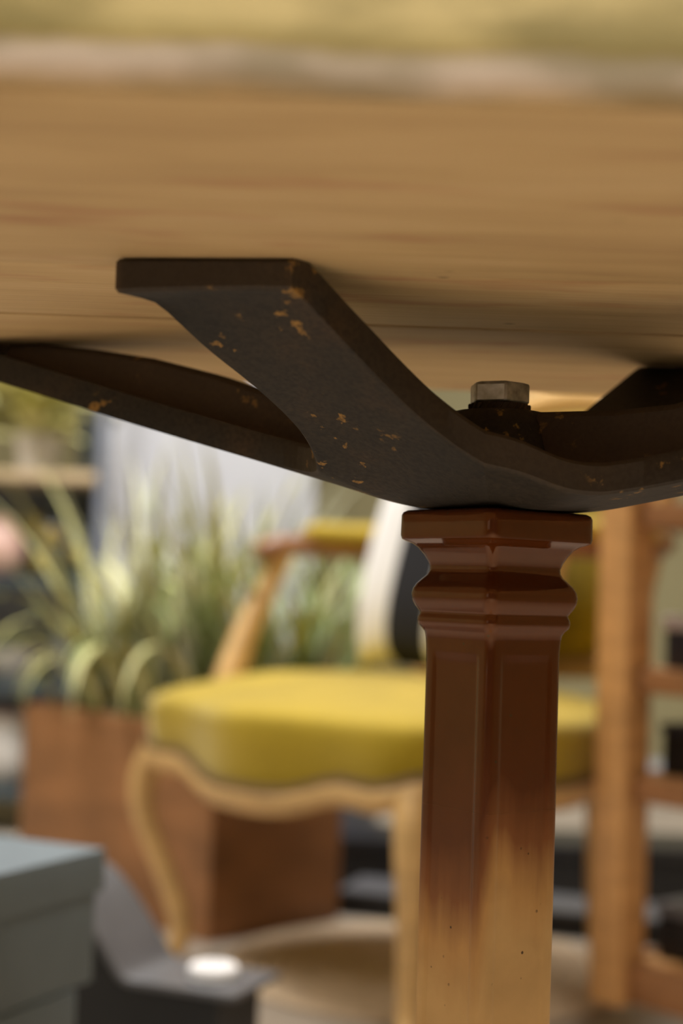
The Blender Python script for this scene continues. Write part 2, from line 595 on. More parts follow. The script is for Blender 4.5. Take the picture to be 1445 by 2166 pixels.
# --- cast iron spider: four arms, angles in plan, half width .034
ARMS = [  # direction, length, kind of profile
    (Vector((-0.707, -0.707)), 0.24, 'short'),
    (Vector((0.707, 0.707)), 0.24, 'short'),
    (Vector((-0.90, 0.436)), 0.365, 'long'),
    (Vector((0.90, -0.436)), 0.365, 'low'),
]
HW = 0.030
OFFS = 0.006                       # the arms sit a little left of the radial line
SHORT = [(0, 0.0415), (0.038, 0.0418), (0.06, 0.054), (0.10, 0.0800), (0.13, 0.0985), (0.174, 0.1236), (0.40, 0.1236)]
LONG = [(0, 0.0415), (0.038, 0.0418), (0.06, 0.0485), (0.10, 0.0590), (0.20, 0.0860), (0.30, 0.1145), (0.325, 0.1215), (0.345, 0.1228), (0.5, 0.1228)]
LOW = [(0, 0.0415), (0.038, 0.0418), (0.06, 0.0455), (0.10, 0.0535), (0.15, 0.0670), (0.20, 0.0835), (0.30, 0.1145), (0.325, 0.1215), (0.345, 0.1228), (0.5, 0.1228)]
THICK = 0.0145


def prof(tab, s):
    if s <= tab[0][0]:
        return tab[0][1]
    for (a, za), (b, zb) in zip(tab, tab[1:]):
        if s <= b:
            return za + (zb - za) * (s - a) / (b - a)
    return tab[-1][1]


def profs(tab, s):
    k = 0.016 if s < 0.10 else max(0.005, 0.016 - (s - 0.10) * 0.4)
    return sum(prof(tab, abs(s + k * d)) for d in (-1, -0.67, -0.33, 0, 0.33, 0.67, 1)) / 7


def sdf_arm(p, d, L):
    s = p.dot(d)
    l = abs(p.x * d.y - p.y * d.x - (OFFS if abs(d.x * d.y) > 0.45 else 0))
    a = max(-s, 0)
    e = l - HW
    q = math.hypot(max(e, 0), a) if (e > 0 or a > 0) else e
    if abs(d.x * d.y) > 0.45:                       # feet of the short arms are cut along the table edge
        cut = abs(p.y) + 0.142 * abs(p.x) - 0.1493
    else:
        cut = abs(p.x) - 0.325
    return max(q, cut)


def smin(a, b, k):
    h = max(k - abs(a - b), 0) / k
    return min(a, b) - h * h * k * 0.25


def sdf(p):
    v = p.length - 0.048
    fr, bk, lf, rt = [sdf_arm(p, d, L) for d, L, _ in ARMS]
    v = smin(v, smin(fr, rt, 0.13), 0.04)
    v = smin(v, smin(bk, lf, 0.13), 0.04)
    return v


def z_bottom(p):
    r = p.length
    th = math.atan2(p.y, p.x)
    ws, zs = 0, 0
    for d, L, kind in ARMS:
        a = math.atan2(d.y, d.x)
        dl = abs((th - a + PI) % (2 * PI) - PI)
        w = max(0.0, 1 - dl / 1.4) ** 2.5 + 1e-6
        tab = {'short': SHORT, 'long': LONG, 'low': LOW}[kind]
        s = r * max(math.cos(dl), 0.82)
        if kind == 'short':
            lat = p.x * d.y - p.y * d.x
            q = min(1, max(0, (s - 0.09) / 0.08))
            s -= 0.45 * max(-0.04, min(0.04, lat)) * q * q * (3 - 2 * q)
        zs += w * profs(tab, s)
        ws += w
    return zs / ws


def outline_r(th):
    d = Vector((math.cos(th), math.sin(th)))
    lo, r = 0.0, 0.0
    while r < 0.42:
        r += 0.004
        if sdf(d * r) > 0:
            a, b = r - 0.004, r
            for _ in range(18):
                m = (a + b) / 2
                if sdf(d * m) > 0:
                    b = m
                else:
                    a = m
            return a
    return 0.42


ths = [2 * PI * i / 900 for i in range(900)]
for d, L, kind in ARMS:                               # corners of the feet
    for sg in (-1, 1):
        nrm = Vector((d.y, -d.x)) * (HW * sg + (OFFS if kind == 'short' else 0))
        if kind == 'short':
            s = (0.1493 - nrm.y * math.copysign(1, d.y) - 0.142 * nrm.x * math.copysign(1, d.x)) / (0.707 * 1.142)
        else:
            s = (math.copysign(0.325, d.x) - nrm.x) / d.x
        c = d * s + nrm
        ths.append(math.atan2(c.y, c.x) % (2 * PI))
ths = sorted(set(round(t, 6) for t in ths))
rs = [outline_r(t) for t in ths]
NR = 22
bot_loops, top_loops = [], []
for i in range(1, NR + 1):
    lb, lt = [], []
    for t, R in zip(ths, rs):
        rr = R * i / NR if i < NR else R - 0.0016
        p = Vector((math.cos(t), math.sin(t))) * rr
        zb = z_bottom(p)
        k = 0.004
        dz = (z_bottom(p * (1 + k / max(rr, 1e-4))) - zb) / k
        tv = THICK * math.sqrt(1 + min(dz * dz, 1.0))
        lb.append(Vector((p.x, p.y, zb)))
        lt.append(Vector((p.x, p.y, min(zb + tv, 0.1368))))
    bot_loops.append(lb)
    top_loops.append(lt)
rim_b = [Vector((math.cos(t) * R, math.sin(t) * R, b.z + 0.0016)) for t, R, b in zip(ths, rs, bot_loops[-1])]
rim_t = [Vector((math.cos(t) * R, math.sin(t) * R, b.z - 0.0016)) for t, R, b in zip(ths, rs, top_loops[-1])]
loops = bot_loops + [rim_b, rim_t] + top_loops[::-1]
off = Vector((0, 0, ZC))
loops = [[p + off for p in l] for l in loops]
v, f = loops_geo(loops)
# upright rib along the two long arms, and the round boss in the middle
for d, sgn in ((ARMS[2][0], 1), (ARMS[3][0], 1)):
    nrm = Vector((-d.y, d.x))
    rl = []
    for s in [0.0, 0.03, 0.06, 0.09, 0.12, 0.16, 0.20, 0.24, 0.28, 0.30]:
        zt = prof([(0, 0.0905), (0.07, 0.0905), (0.10, 0.094), (0.14, 0.110), (0.20, 0.125), (0.27, 0.1366), (0.4, 0.1366)], s)
        zb = profs(LONG, s) + 0.006
        c = d * s
        w = 0.0105
        rl.append([Vector((*(c + nrm * w * 1.25), zb + ZC)), Vector((*(c + nrm * w), zt - 0.003 + ZC)), Vector((*(c + nrm * w * 0.7), zt + ZC)),
                   Vector((*(c - nrm * w * 0.7), zt + ZC)), Vector((*(c - nrm * w), zt - 0.003 + ZC)), Vector((*(c - nrm * w * 1.25), zb + ZC))])
    v2, f2 = loops_geo(rl)
    o0 = len(v)
    v += v2
    f += [tuple(i + o0 for i in q) for q in f2]
bl = []
for r, z in ((0.036, 0.050), (0.032, 0.066), (0.027, 0.084), (0.0245, 0.0895), (0.0225, 0.0912), (0.008, 0.0912)):
    bl.append([Vector((r * math.cos(2 * PI * j / 48), r * math.sin(2 * PI * j / 48), z + ZC)) for j in range(48)])
v2, f2 = loops_geo(bl)
o0 = len(v)
v += v2
f += [tuple(i + o0 for i in q) for q in f2]
bracket = link_mesh('bracket', v, f, 'iron', table, 0.55)
bracket['label'] = 'dark rusty cast iron bracket with four arms'

# --- bolt and serrated washer
a0 = math.radians(5)
hexl = []
for r, z in ((0.0120, 0.0957), (0.0150, 0.0960), (0.01525, 0.0966), (0.01525, 0.1042), (0.0149, 0.1053), (0.0128, 0.1060)):
    L = []
    for j in range(6):
        for e in (-0.05, 0.05):
            a = a0 + j * PI / 3 + e - PI / 2
            L.append((r * math.cos(a), r * math.sin(a), z + ZC))
    hexl.append(L)
v, f = loops_geo(hexl)
bolt = link_mesh('bolt_head', v, f, 'steel', table, 0.35)
v, f = loops_geo([[(r * math.cos(2 * PI * j / 48), r * math.sin(2 * PI * j / 48), z + ZC) for j in range(48)]
                  for r, z in ((0.0143, 0.0911), (0.0147, 0.0915), (0.0145, 0.0953), (0.0140, 0.0958))])
for j in range(26):                                   # slanted ridges round the washer
    a = 2 * PI * j / 26
    b = a + 0.16
    o0 = len(v)
    for (ang, z) in ((a, 0.0918), (b, 0.0953)):
        for da, r in ((-0.035, 0.0143), (0.0, 0.0157), (0.035, 0.0143)):
            v.append((r * math.cos(ang + da), r * math.sin(ang + da), z + ZC))
    f += [(o0, o0 + 1, o0 + 4, o0 + 3), (o0 + 1, o0 + 2, o0 + 5, o0 + 4), (o0, o0 + 2, o0 + 1), (o0 + 3, o0 + 4, o0 + 5), (o0, o0 + 3, o0 + 5, o0 + 2)]
bolt.data.materials.append(MAT['pale_flat'])
for p in bolt.data.polygons:                          # one hex flat, chosen by its direction, gets a paler colour
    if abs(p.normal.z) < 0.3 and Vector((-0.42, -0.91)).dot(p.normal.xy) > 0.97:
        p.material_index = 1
washer = link_mesh('serrated_washer', v, f, 'iron', bolt, 0.4)

# --- square column with moulded capital
TH0 = -PI / 2 - math.radians(8)                       # one arris points almost at the camera


def square(cham=0.07, flute=0.0):
    """square section with chamfered corners, one corner towards the camera; optional sunk panel on each face"""
    def fn(t):
        m = (t - TH0) % (PI / 2)
        a = min(m, PI / 2 - m)                          # angle from the nearest corner
        flat = (1 + cham) * math.cos(PI / 4) / math.cos(m - PI / 4)
        cut = 1 / math.cos(a)
        k = 0.045
        h = max(k - abs(flat - cut), 0) / k
        r = min(flat, cut) - h * h * k * 0.25
        x = abs(math.tan(m - PI / 4))                   # 0 mid-face, 1 at the corner
        w = min(1.0, max(0.0, (0.70 - x) / 0.07))
        return r - flute * w * w * (3 - 2 * w)
    return fn


Z0 = ZC + 0.0415
prof_cap = [(0.0445, 0.0415), (0.0466, 0.0405), (0.0474, 0.0390), (0.0476, 0.0290), (0.0470, 0.0272), (0.0450, 0.0262), (0.0415, 0.0252), (0.0385, 0.0232),
            (0.0356, 0.0200), (0.0333, 0.0165), (0.0322, 0.0138), (0.0324, 0.0118), (0.0338, 0.0096), (0.0364, 0.0074), (0.0388, 0.0052),
            (0.0404, 0.0028), (0.0411, 0.0000), (0.0406, -0.0030), (0.0392, -0.0056), (0.0374, -0.0078), (0.0366, -0.0088),
            (0.0368, -0.0098), (0.0376, -0.0112), (0.0378, -0.0130), (0.0372, -0.0150), (0.0352, -0.0168), (0.0339, -0.0186), (0.0333, -0.0215),
            (0.0329, -0.027)]
loops = []
NC = 256
for i, (r, z) in enumerate(prof_cap):
    fn = square(0.045 if z > 0.026 else 0.05)
    zz = z if z < 0.03 else z
    loops.append([(r * fn(2 * PI * j / NC) * math.cos(2 * PI * j / NC), r * fn(2 * PI * j / NC) * math.sin(2 * PI * j / NC), zz + ZC) for j in range(NC)])
for z, r, fl in ((-0.0285, 0.0329, 0.004), (-0.031, 0.0328, 0.018), (-0.035, 0.0328, 0.026), (-0.05, 0.0328, 0.028), (-0.12, 0.0329, 0.028), (-0.25, 0.0326, 0.028), (-0.48, 0.034, 0.028), (-0.50, 0.040, 0.01),
                 (-0.52, 0.05, 0), (-0.535, 0.06, 0), (-0.56, 0.09, 0), (-0.58, 0.15, 0), (-0.60, 0.20, 0), (-0.615, 0.215, 0), (-0.625, 0.215, 0)):
    fn = square(0.05, fl)
    loops.append([(r * fn(2 * PI * j / NC) * math.cos(2 * PI * j / NC), r * fn(2 * PI * j / NC) * math.sin(2 * PI * j / NC), z + ZC) for j in range(NC)])
v, f = loops_geo(loops)
column = link_mesh('column', v, f, 'enamel', table, 0.7)
column['label'] = 'glazed square column, brown above and cream below, with moulded capital'

# ------------------------------------------------------------------ the mustard armchair (local: x along the front, y to the back)
BETA = math.radians(-50)
CSX, CSY = 1.10, 1.18
ex = Vector((math.cos(BETA), math.sin(BETA), 0))
ey = Vector((-math.sin(BETA), math.cos(BETA), 0))
CH = Vector((0.112, 2.06, 0)) - ex * 0.33
chair = thing('armchair', 'carved pale oak armchair upholstered in mustard yellow, striped cushion on it', 'armchair', CH, BETA)
chair.scale = (CSX, CSY, 1)


def chair_pt(x, y, z):
    return CH + ex * x * CSX + ey * y * CSY + Vector((0, 0, z))


raw = []
for i in range(21):
    x = -0.30 + 0.6 * i / 20
    raw.append(Vector((x, -0.040 * (1 - (x / 0.3) ** 2) - 0.012 * math.cos(x / 0.3 * 2 * PI), 0)))
for i in range(1, 16):
    t = i / 16
    raw.append(Vector((0.30 - 0.05 * t + 0.03 * math.sin(PI * t), 0.46 * t, 0)))
for i in range(12):
    raw.append(Vector((0.25 - 0.50 * i / 11, 0.47, 0)))
for i in range(15, 0, -1):
    t = i / 16
    raw.append(Vector((-(0.30 - 0.05 * t + 0.03 * math.sin(PI * t)), 0.46 * t, 0)))
for _ in range(3):                                    # round the corners
    raw = [(raw[i - 1] + raw[i] * 2 + raw[(i + 1) % len(raw)]) / 4 for i in range(len(raw))]
cen = Vector((0, 0.22, 0))
WV = [(0, 0.331), (0.06, 0.329), (0.11, 0.335), (0.155, 0.358), (0.19, 0.366), (0.225, 0.353), (0.25, 0.352), (0.28, 0.372), (0.30, 0.380)]


def rail_z(p):
    if p.y < 0.03:
        return profs_t(WV, abs(p.x))
    t = p.y / 0.46
    return 0.380 - 0.030 * math.sin(PI * min(t, 1)) ** 2


def profs_t(tab, s):
    return sum(prof(tab, s + d) for d in (-0.012, 0, 0.012)) / 3


def ins(p, d):
    q = p - cen
    return cen + q * (1 - d / q.length)


zr = [rail_z(p) for p in raw]
zr = [(zr[i - 1] + zr[i] * 2 + zr[(i + 1) % len(zr)]) / 4 for i in range(len(zr))]
loops = [[ins(p, 0.02) + Vector((0, 0, z + 0.004)) for p, z in zip(raw, zr)]]
loops.append([p + Vector((0, 0, z + 0.004)) for p, z in zip(raw, zr)])
for d, z in ((-0.006, 0.395), (-0.007, 0.420), (-0.004, 0.438), (0.004, 0.447), (0.03, 0.4575), (0.07, 0.468), (0.12, 0.481), (0.17, 0.490), (0.20, 0.493)):
    loops.append([ins(p, d) + Vector((0, 0, max(z, zz + 0.008))) for p, zz in zip(raw, zr)])
v, f = loops_geo(loops)
link_mesh('seat', v, f, 'mustard', chair, 0.9)
v, f = loops_geo([[ins(p, d) + Vector((0, 0, zz + dz)) for p, zz in zip(raw, zr)] for d, dz in
                  ((0.0, 0.010), (-0.009, 0.010), (-0.011, 0.004), (-0.009, -0.002), (0.0, -0.002))], close=True)
link_mesh('braid_trim', v, f, 'piping', chair, 0.9)
v, f = loops_geo([[ins(p, d) + Vector((0, 0, zz + dz)) for p, zz in zip(raw, zr)] for d, dz in
                  ((0.022, 0.003), (-0.004, 0.003), (-0.013, -0.004), (-0.013, -0.020), (-0.006, -0.028), (0.0, -0.034), (0.022, -0.034))], close=True)
link_mesh('seat_rail', v, f, 'oak', chair, 0.9)
for sx in (-1, 1):
    path = []
    for z, o, r in ((0.385, 0.0, 0.020), (0.35, 0.016, 0.021), (0.30, 0.030, 0.0185), (0.24, 0.026, 0.016), (0.17, 0.006, 0.0145), (0.10, -0.014, 0.0145),
                    (0.05, -0.020, 0.014), (0.022, -0.012, 0.014), (0.0, 0.004, 0.015)):
        path.append((sx * (0.270 + o * 0.9), 0.022 - o * 0.9, z, r))
    tube('front_leg', path, 'oak', chair, power=2.6)
    tube('back_leg', [(sx * 0.195, 0.435, 0.37, 0.021), (sx * 0.195, 0.437, 0.25, 0.019), (sx * 0.195, 0.440, 0.12, 0.017), (sx * 0.197, 0.448, 0.0105, 0.016)], 'oak', chair, power=3)
    tube('arm_support', [(sx * 0.272, 0.12, 0.385, 0.021), (sx * 0.284, 0.125, 0.45, 0.022), (sx * 0.296, 0.165, 0.55, 0.019), (sx * 0.298, 0.205, 0.63, 0.0165),
                         (sx * 0.292, 0.225, 0.69, 0.017), (sx * 0.29, 0.225, 0.698, 0.016)], 'oak', chair, power=2.6)
    tube('armrest', [(sx * 0.292, 0.185, 0.686, 0.017), (sx * 0.292, 0.205, 0.697, 0.020), (sx * 0.290, 0.26, 0.703, 0.018), (sx * 0.283, 0.36, 0.702, 0.017),
                     (sx * 0.262, 0.45, 0.708, 0.017), (sx * 0.232, 0.515, 0.721, 0.018)], 'rack_dark', chair, power=2.4)
    tube('arm_pad', [(sx * 0.290, 0.265, 0.723, 0.010), (sx * 0.289, 0.285, 0.727, 0.024), (sx * 0.284, 0.36, 0.727, 0.027), (sx * 0.274, 0.425, 0.731, 0.025),
                     (sx * 0.262, 0.460, 0.734, 0.010)], 'mustard', chair, ratio=0.8)
    tube('back_post', [(sx * 0.195, 0.44, 0.37, 0.021), (sx * 0.205, 0.455, 0.50, 0.020), (sx * 0.225, 0.495, 0.72, 0.019), (sx * 0.225, 0.535, 0.90, 0.020), (sx * 0.17, 0.552, 0.955, 0.020)],
         'oak', chair, power=2.6)
tube('crest_rail', [(-0.18, 0.551, 0.95, 0.020), (-0.09, 0.562, 0.975, 0.024), (0, 0.567, 0.985, 0.028), (0.09, 0.562, 0.975, 0.024), (0.18, 0.551, 0.95, 0.020)], 'oak', chair)
tube('lower_rail', [(-0.20, 0.458, 0.515, 0.018), (0, 0.463, 0.505, 0.019), (0.20, 0.458, 0.515, 0.018)], 'oak', chair)
loops = []
nb = 40
for d, o in ((0.0, 0.022), (0.0, -0.004), (0.012, -0.020), (0.04, -0.032), (0.09, -0.040), (0.14, -0.042)):
    L = []
    for j in range(nb):
        a = 2 * PI * j / nb
        c, s = math.cos(a), math.sin(a)
        g = (abs(c) ** 5 + abs(s) ** 5) ** (-0.2)
        sc = 1 - d / 0.22
        x, zz = 0.207 * c * g * sc, 0.735 + 0.212 * s * g * sc
        L.append(Vector((x, 0.445 + (zz - 0.45) * 0.195 + o, zz)))
    loops.append(L)
v, f = loops_geo(loops)
link_mesh('back_upholstery', v, f, 'mustard', chair, 0.9)

# --- striped cushion leaning on the chair back
G = 26
verts, faces = [], []
for side in (1, -1):
    for j in range(G + 1):
        for i in range(G + 1):
            a, b = 2 * i / G - 1, 2 * j / G - 1
            t = 0.078 * (max(0, 1 - a ** 4)) ** 0.55 * (max(0, 1 - b ** 4)) ** 0.55
            pin = 0.95 + 0.16 * (1 - b * b) * abs(a)
            pin2 = 1 - 0.07 * (1 - a * a) * abs(b) ** 3
            verts.append(Vector((0.22 * a * pin, side * t, 0.22 * b * pin2)))
for s in range(2):
    o0 = s * (G + 1) ** 2
    for j in range(G):
        for i in range(G):
            q = (o0 + j * (G + 1) + i, o0 + j * (G + 1) + i + 1, o0 + (j + 1) * (G + 1) + i + 1, o0 + (j + 1) * (G + 1) + i)
            faces.append(q)
cushion = link_mesh('cushion', verts, faces, 'stripe', None, 2.0)
bm = bmesh.new()
bm.from_mesh(cushion.data)
uvl = bm.loops.layers.uv.new('weave')
bm.verts.ensure_lookup_table()
for fc in bm.faces:
    for lp_ in fc.loops:
        q = lp_.vert.index % ((G + 1) ** 2)
        lp_[uvl].uv = ((q % (G + 1)) / G, (q // (G + 1)) / G)
bmesh.ops.remove_doubles(bm, verts=bm.verts, dist=0.0005)
bmesh.ops.recalc_face_normals(bm, faces=bm.faces)
bm.to_mesh(cushion.data)
bm.free()
cushion.location = chair_pt(-0.008, 0.345, 0.686)
cushion.scale = (0.76, 0.95, 0.95)
cushion.rotation_euler = (Matrix.Rotation(math.radians(-38), 3, 'Z') @ Matrix.Rotation(math.radians(-13), 3, 'X') @ Matrix.Rotation(math.radians(6), 3, 'Y')).to_euler()
tag(cushion, 'plump black and white striped cushion leaning in the mustard armchair', 'cushion')

# ------------------------------------------------------------------ round jute rug
rug = thing('round_rug', 'round beige braided jute rug on the floor under the mustard armchair', 'rug', (0.165, 2.580, 0))
for k in range(14):
    R = 0.012 + 0.0243 * k
    n = 24 + 3 * k
    lp = []
    for j in range(n):
        a = 2 * PI * j / n
        lp.append([((R + 0.0115 * math.cos(b)) * math.cos(a), (R + 0.0115 * math.cos(b)) * math.sin(a), 0.005 + 0.005 * math.sin(b)) for b in (0, PI / 3, 2 * PI / 3, PI, -2 * PI / 3, -PI / 3)])
    v, f = loops_geo(lp, close=True)
    link_mesh('braid', v, f, 'jute', rug, 2.0)

# ------------------------------------------------------------------ planter with grasses
rzp = math.radians(45)
PC = Vector((-0.210, 2.722))
e1, e2 = Vector((-0.7071, 0.7071)), Vector((0.7071, 0.7071))
LP, DP, HP = 0.60, 0.325, 0.375
pc = PC + e1 * LP / 2 + e2 * DP / 2
planter = thing('planter_box', 'long rust-brown wooden planter behind the armchair, filled with ornamental grass', 'planter', (pc.x, pc.y, 0), rzp + PI / 2)
# local x runs along e1 (length), local y along -e2
for sy in (-1, 1):
    box('side_panel', (0, sy * (DP / 2 - 0.009), HP / 2), (LP, 0.018, HP), 'planter', planter, bev=0.003)
for sx in (-1, 1):
    box('end_panel', (sx * (LP / 2 - 0.009), 0, HP / 2), (0.018, DP - 0.0365, HP), 'planter', planter, bev=0.003)
box('soil', (0, 0, HP - 0.045), (LP - 0.037, DP - 0.037, 0.05), 'soil', planter, bev=0.004)

rng = random.Random(4)


def blade_mesh(name, L, w, bend, m):
    """one long arching blade with a folded midrib, root at the origin, leaning towards +x"""
    v, f = [], []
    n = 9
    x, z, a = 0.0, 0.0, 0.08
    for i in range(n + 1):
        t = i / n
        ww = w * (1 - t ** 2.2) * (0.55 + 0.45 * min(1, t * 5)) + 0.0004
        v += [(x, -ww, z), (x - 0.35 * ww * math.cos(a), 0, z - 0.35 * ww * math.sin(a)), (x, ww, z)]
        x += L / n * math.sin(a)
        z += L / n * math.cos(a)
        a += bend / n * (0.4 + 1.2 * t)
    for i in range(n):
        b = 3 * i
        f += [(b, b + 1, b + 4, b + 3), (b + 1, b + 2, b + 5, b + 4)]
    me = bpy.data.meshes.new(name)
    me.from_pydata(v, [], f)
    me.shade_smooth()
    me.materials.append(MAT[m])
    return me


kinds = []
for m, L, w, bend in (('grass_yellow', 0.50, 0.0100, 0.9), ('grass_yellow', 0.42, 0.0115, 1.9), ('grass_green', 0.48, 0.0085, 0.7), ('grass_green', 0.40, 0.0095, 1.5),
                      ('grass_dark', 0.36, 0.0075, 0.8), ('grass_pale', 0.52, 0.0095, 0.6), ('grass_pale', 0.44, 0.0095, 1.3), ('grass_dark', 0.30, 0.0075, 1.5)):
    kinds.append(blade_mesh('blade', L, w, bend, m))
droop = [blade_mesh('blade', 0.42, 0.0085, 3.0, 'grass_yellow'), blade_mesh('blade', 0.36, 0.0075, 2.8, 'grass_green')]


def clump(loc, label, n, spread, weights, scale=1.0, droops=0, lean=None, ddir=0.0):
    t = thing('grass_clump', label, 'plant', loc, 0, 'ornamental grasses in the long planter')
    for i in range(n + droops):
        d = i >= n
        me = rng.choice(droop) if d else rng.choices(kinds, weights)[0]
        o = bpy.data.objects.new('blade', me)
        C.objects.link(o)
        o.parent = t
        az = rng.uniform(0, 2 * PI) if not d else ddir + rng.uniform(-0.5, 0.5)
        rr = spread * math.sqrt(rng.random())
        aa = rng.uniform(0, 2 * PI)
        o.location = (rr * math.cos(aa), rr * math.sin(aa), 0) if not d else (0.10 * math.cos(ddir) + rng.uniform(-.05, .05), 0.10 * math.sin(ddir) + rng.uniform(-.02, .02), 0)
        o.rotation_euler = (0, rng.uniform(-0.05, 0.30) + (0.25 if d else 0), az)
        s = scale * rng.uniform(0.72, 1.12)
        o.scale = (s, s, s)
    return t


def on_planter(a, b):
    p = PC + e1 * (a * LP) + e2 * (b * DP)
    return (p.x, p.y, HP - 0.021)


clump(on_planter(0.86, 0.45), 'yellow-green grass clump at the left end of the long planter', 46, 0.05, (6, 5, 2, 2, 1, 3, 4, 1), 1.10, 4, ddir=-2.4)
clump(on_planter(0.62, 0.50), 'drooping grass clump, blades hanging over the planter front left of the armchair', 46, 0.05, (5, 4, 2, 2, 2, 3, 3, 2), 1.05, 10, ddir=-2.2)
clump(on_planter(0.36, 0.52), 'pale upright grass clump in the planter before the white pillar', 48, 0.05, (3, 2, 3, 2, 2, 7, 4, 1), 1.08, 2, ddir=-2.2)
clump(on_planter(0.13, 0.48), 'dark green grass clump at the planter end behind the arm of the armchair', 50, 0.05, (2, 2, 5, 4, 4, 2, 2, 3), 1.02)
clump(on_planter(0.05, 0.72), 'deep green bushy grass clump at the planter back corner beside the striped cushion', 46, 0.03, (1, 1, 4, 4, 6, 1, 1, 4), 0.82)

t = thing('grass_pot', 'dark round pot standing on the floor between the planter and the armchair back', 'pot', (0.00, 3.66, 0), 0)
lathe('body', [(0.08, 0), (0.10, 0.01), (0.125, 0.20), (0.13, 0.32), (0.12, 0.325), (0.115, 0.30), (0.01, 0.30)], MAT['blue_grey'], t, 36)
clump((0.00, 3.66, 0.301), 'tall green grass clump in the dark round pot behind the armchair', 70, 0.06, (2, 3, 7, 5, 4, 2, 2, 3), 1.15)

# ------------------------------------------------------------------ shelf unit on the left, with pots
SH = Vector((-0.98, 3.92, 0))
shelf = thing('shelf_unit', 'pale beech open shelf unit beside the white pillar', 'shelf', SH, 0)
for z in (0.10, 0.36, 0.62, 0.885):
    box('shelf_board', (0, -0.005, z), (0.74, 0.268, 0.026), 'shelf' if z > 0.8 else 'teal', shelf)
box('back_panel', (0, 0.136, 0.485), (0.742, 0.010, 0.77), 'blue_grey', shelf)
for sx in (-1, 1):
    for sy in (-1, 1):
        box('upright', (sx * 0.383, sy * 0.125, 0.66), (0.024, 0.03, 1.32), 'blue_grey' if sx > 0 else 'shelf', shelf)


def pot(name, label, cat, x, z, prof_, m, y=0.0, rim=None, extra=None, group=None):
    t = thing(name, label, cat, (SH.x + x, SH.y + y, z + 0.013), 0, group)
    lathe('body', prof_, m, t, 32)
    if rim:
        R, zz, mm = rim
        lathe('rim', [(R * 0.86, zz - 0.004), (R, zz - 0.004), (R * 1.03, zz + 0.004), (R, zz + 0.010), (R * 0.86, zz + 0.010)], mm, t, 32)
    return t


def vase(r, h, neck=0.5):
    return [(r * 0.55, 0), (r * 0.8, h * 0.12), (r, h * 0.4), (r * 0.92, h * 0.62), (r * neck, h * 0.86), (r * (neck + 0.06), h), (r * (neck - 0.06), h), (r * 0.3, h * 0.8)]


def bowl(r, h):
    return [(r * 0.45, 0), (r * 0.5, h * 0.08), (r * 0.8, h * 0.4), (r, h), (r * 0.94, h), (r * 0.7, h * 0.42), (r * 0.2, h * 0.2)]


t = pot('vase', 'round dark teal vase with ochre spots on the third shelf', 'vase', 0.255, 0.62, vase(0.09, 0.20, 0.55), 'teal', 0.025)
for az, z in ((-1.57, 0.10), (-0.9, 0.07), (-2.3, 0.13), (-1.9, 0.045)):
    R = 0.084
    lathe('spot', [(0.002, 0.006), (0.02, 0.004), (0.030, -0.004)], 'ochre', t, 16).matrix_local = \
        Matrix.Translation((R * math.cos(az), R * math.sin(az), z)) @ Vector((math.cos(az), math.sin(az), 0)).to_track_quat('Z', 'Y').to_matrix().to_4x4()
pot('vase', 'pale pink round vase on the third shelf, left of the teal one', 'vase', 0.115, 0.62, vase(0.072, 0.15, 0.6), 'pink', -0.055)
pot('vase', 'slim black bottle vase at the right end of the third shelf', 'vase', 0.345, 0.62, vase(0.028, 0.17, 0.4), 'black', 0.02)
pot('vase', 'small ochre vase at the far left of the third shelf', 'vase', -0.16, 0.62, vase(0.06, 0.17, 0.6), 'ochre')
pot('bowl', 'red bowl on the second shelf up', 'bowl', 0.01, 0.36, bowl(0.075, 0.075), 'red', -0.03)
pot('jar', 'blue-grey lidded jar on the second shelf up', 'jar', 0.305, 0.36, vase(0.052, 0.15, 0.75), 'blue_grey', -0.02, (0.04, 0.15, 'blue_grey'))
pot('bowl', 'white bone-glazed wide bowl on the second shelf up', 'bowl', 0.165, 0.36, bowl(0.078, 0.08), 'bone', -0.03)
pot('jar', 'tall pinkish-white jar on the lowest shelf', 'jar', 0.150, 0.10, vase(0.075, 0.17, 0.7), 'bone', -0.03, (0.05, 0.17, 'pink'))
pot('pot', 'light terracotta pot on the lowest shelf', 'pot', -0.02, 0.10, bowl(0.075, 0.12), 'terracotta', -0.02)


def leaf_mesh(L, w, m):
    v, f = [], []
    n = 6
    for i in range(n + 1):
        t = i / n
        ww = w * math.sin(PI * min(0.98, 0.08 + 0.92 * t)) + 0.0008
        z = L * t
        x = 0.45 * L * t * t
        v += [(x, -ww, z), (x - 0.25 * ww, 0, z), (x, ww, z)]
    for i in range(n):
        b = 3 * i
        f += [(b, b + 1, b + 4, b + 3), (b + 1, b + 2, b + 5, b + 4)]
    me = bpy.data.meshes.new('leaf')
    me.from_pydata(v, [], f)
    me.shade_smooth()
    me.materials.append(MAT[m])
    return me


leaves = [leaf_mesh(0.15, 0.026, 'leaf_lime'), leaf_mesh(0.12, 0.03, 'leaf_lime'), leaf_mesh(0.13, 0.024, 'leaf_olive'), leaf_mesh(0.16, 0.022, 'grass_yellow')]


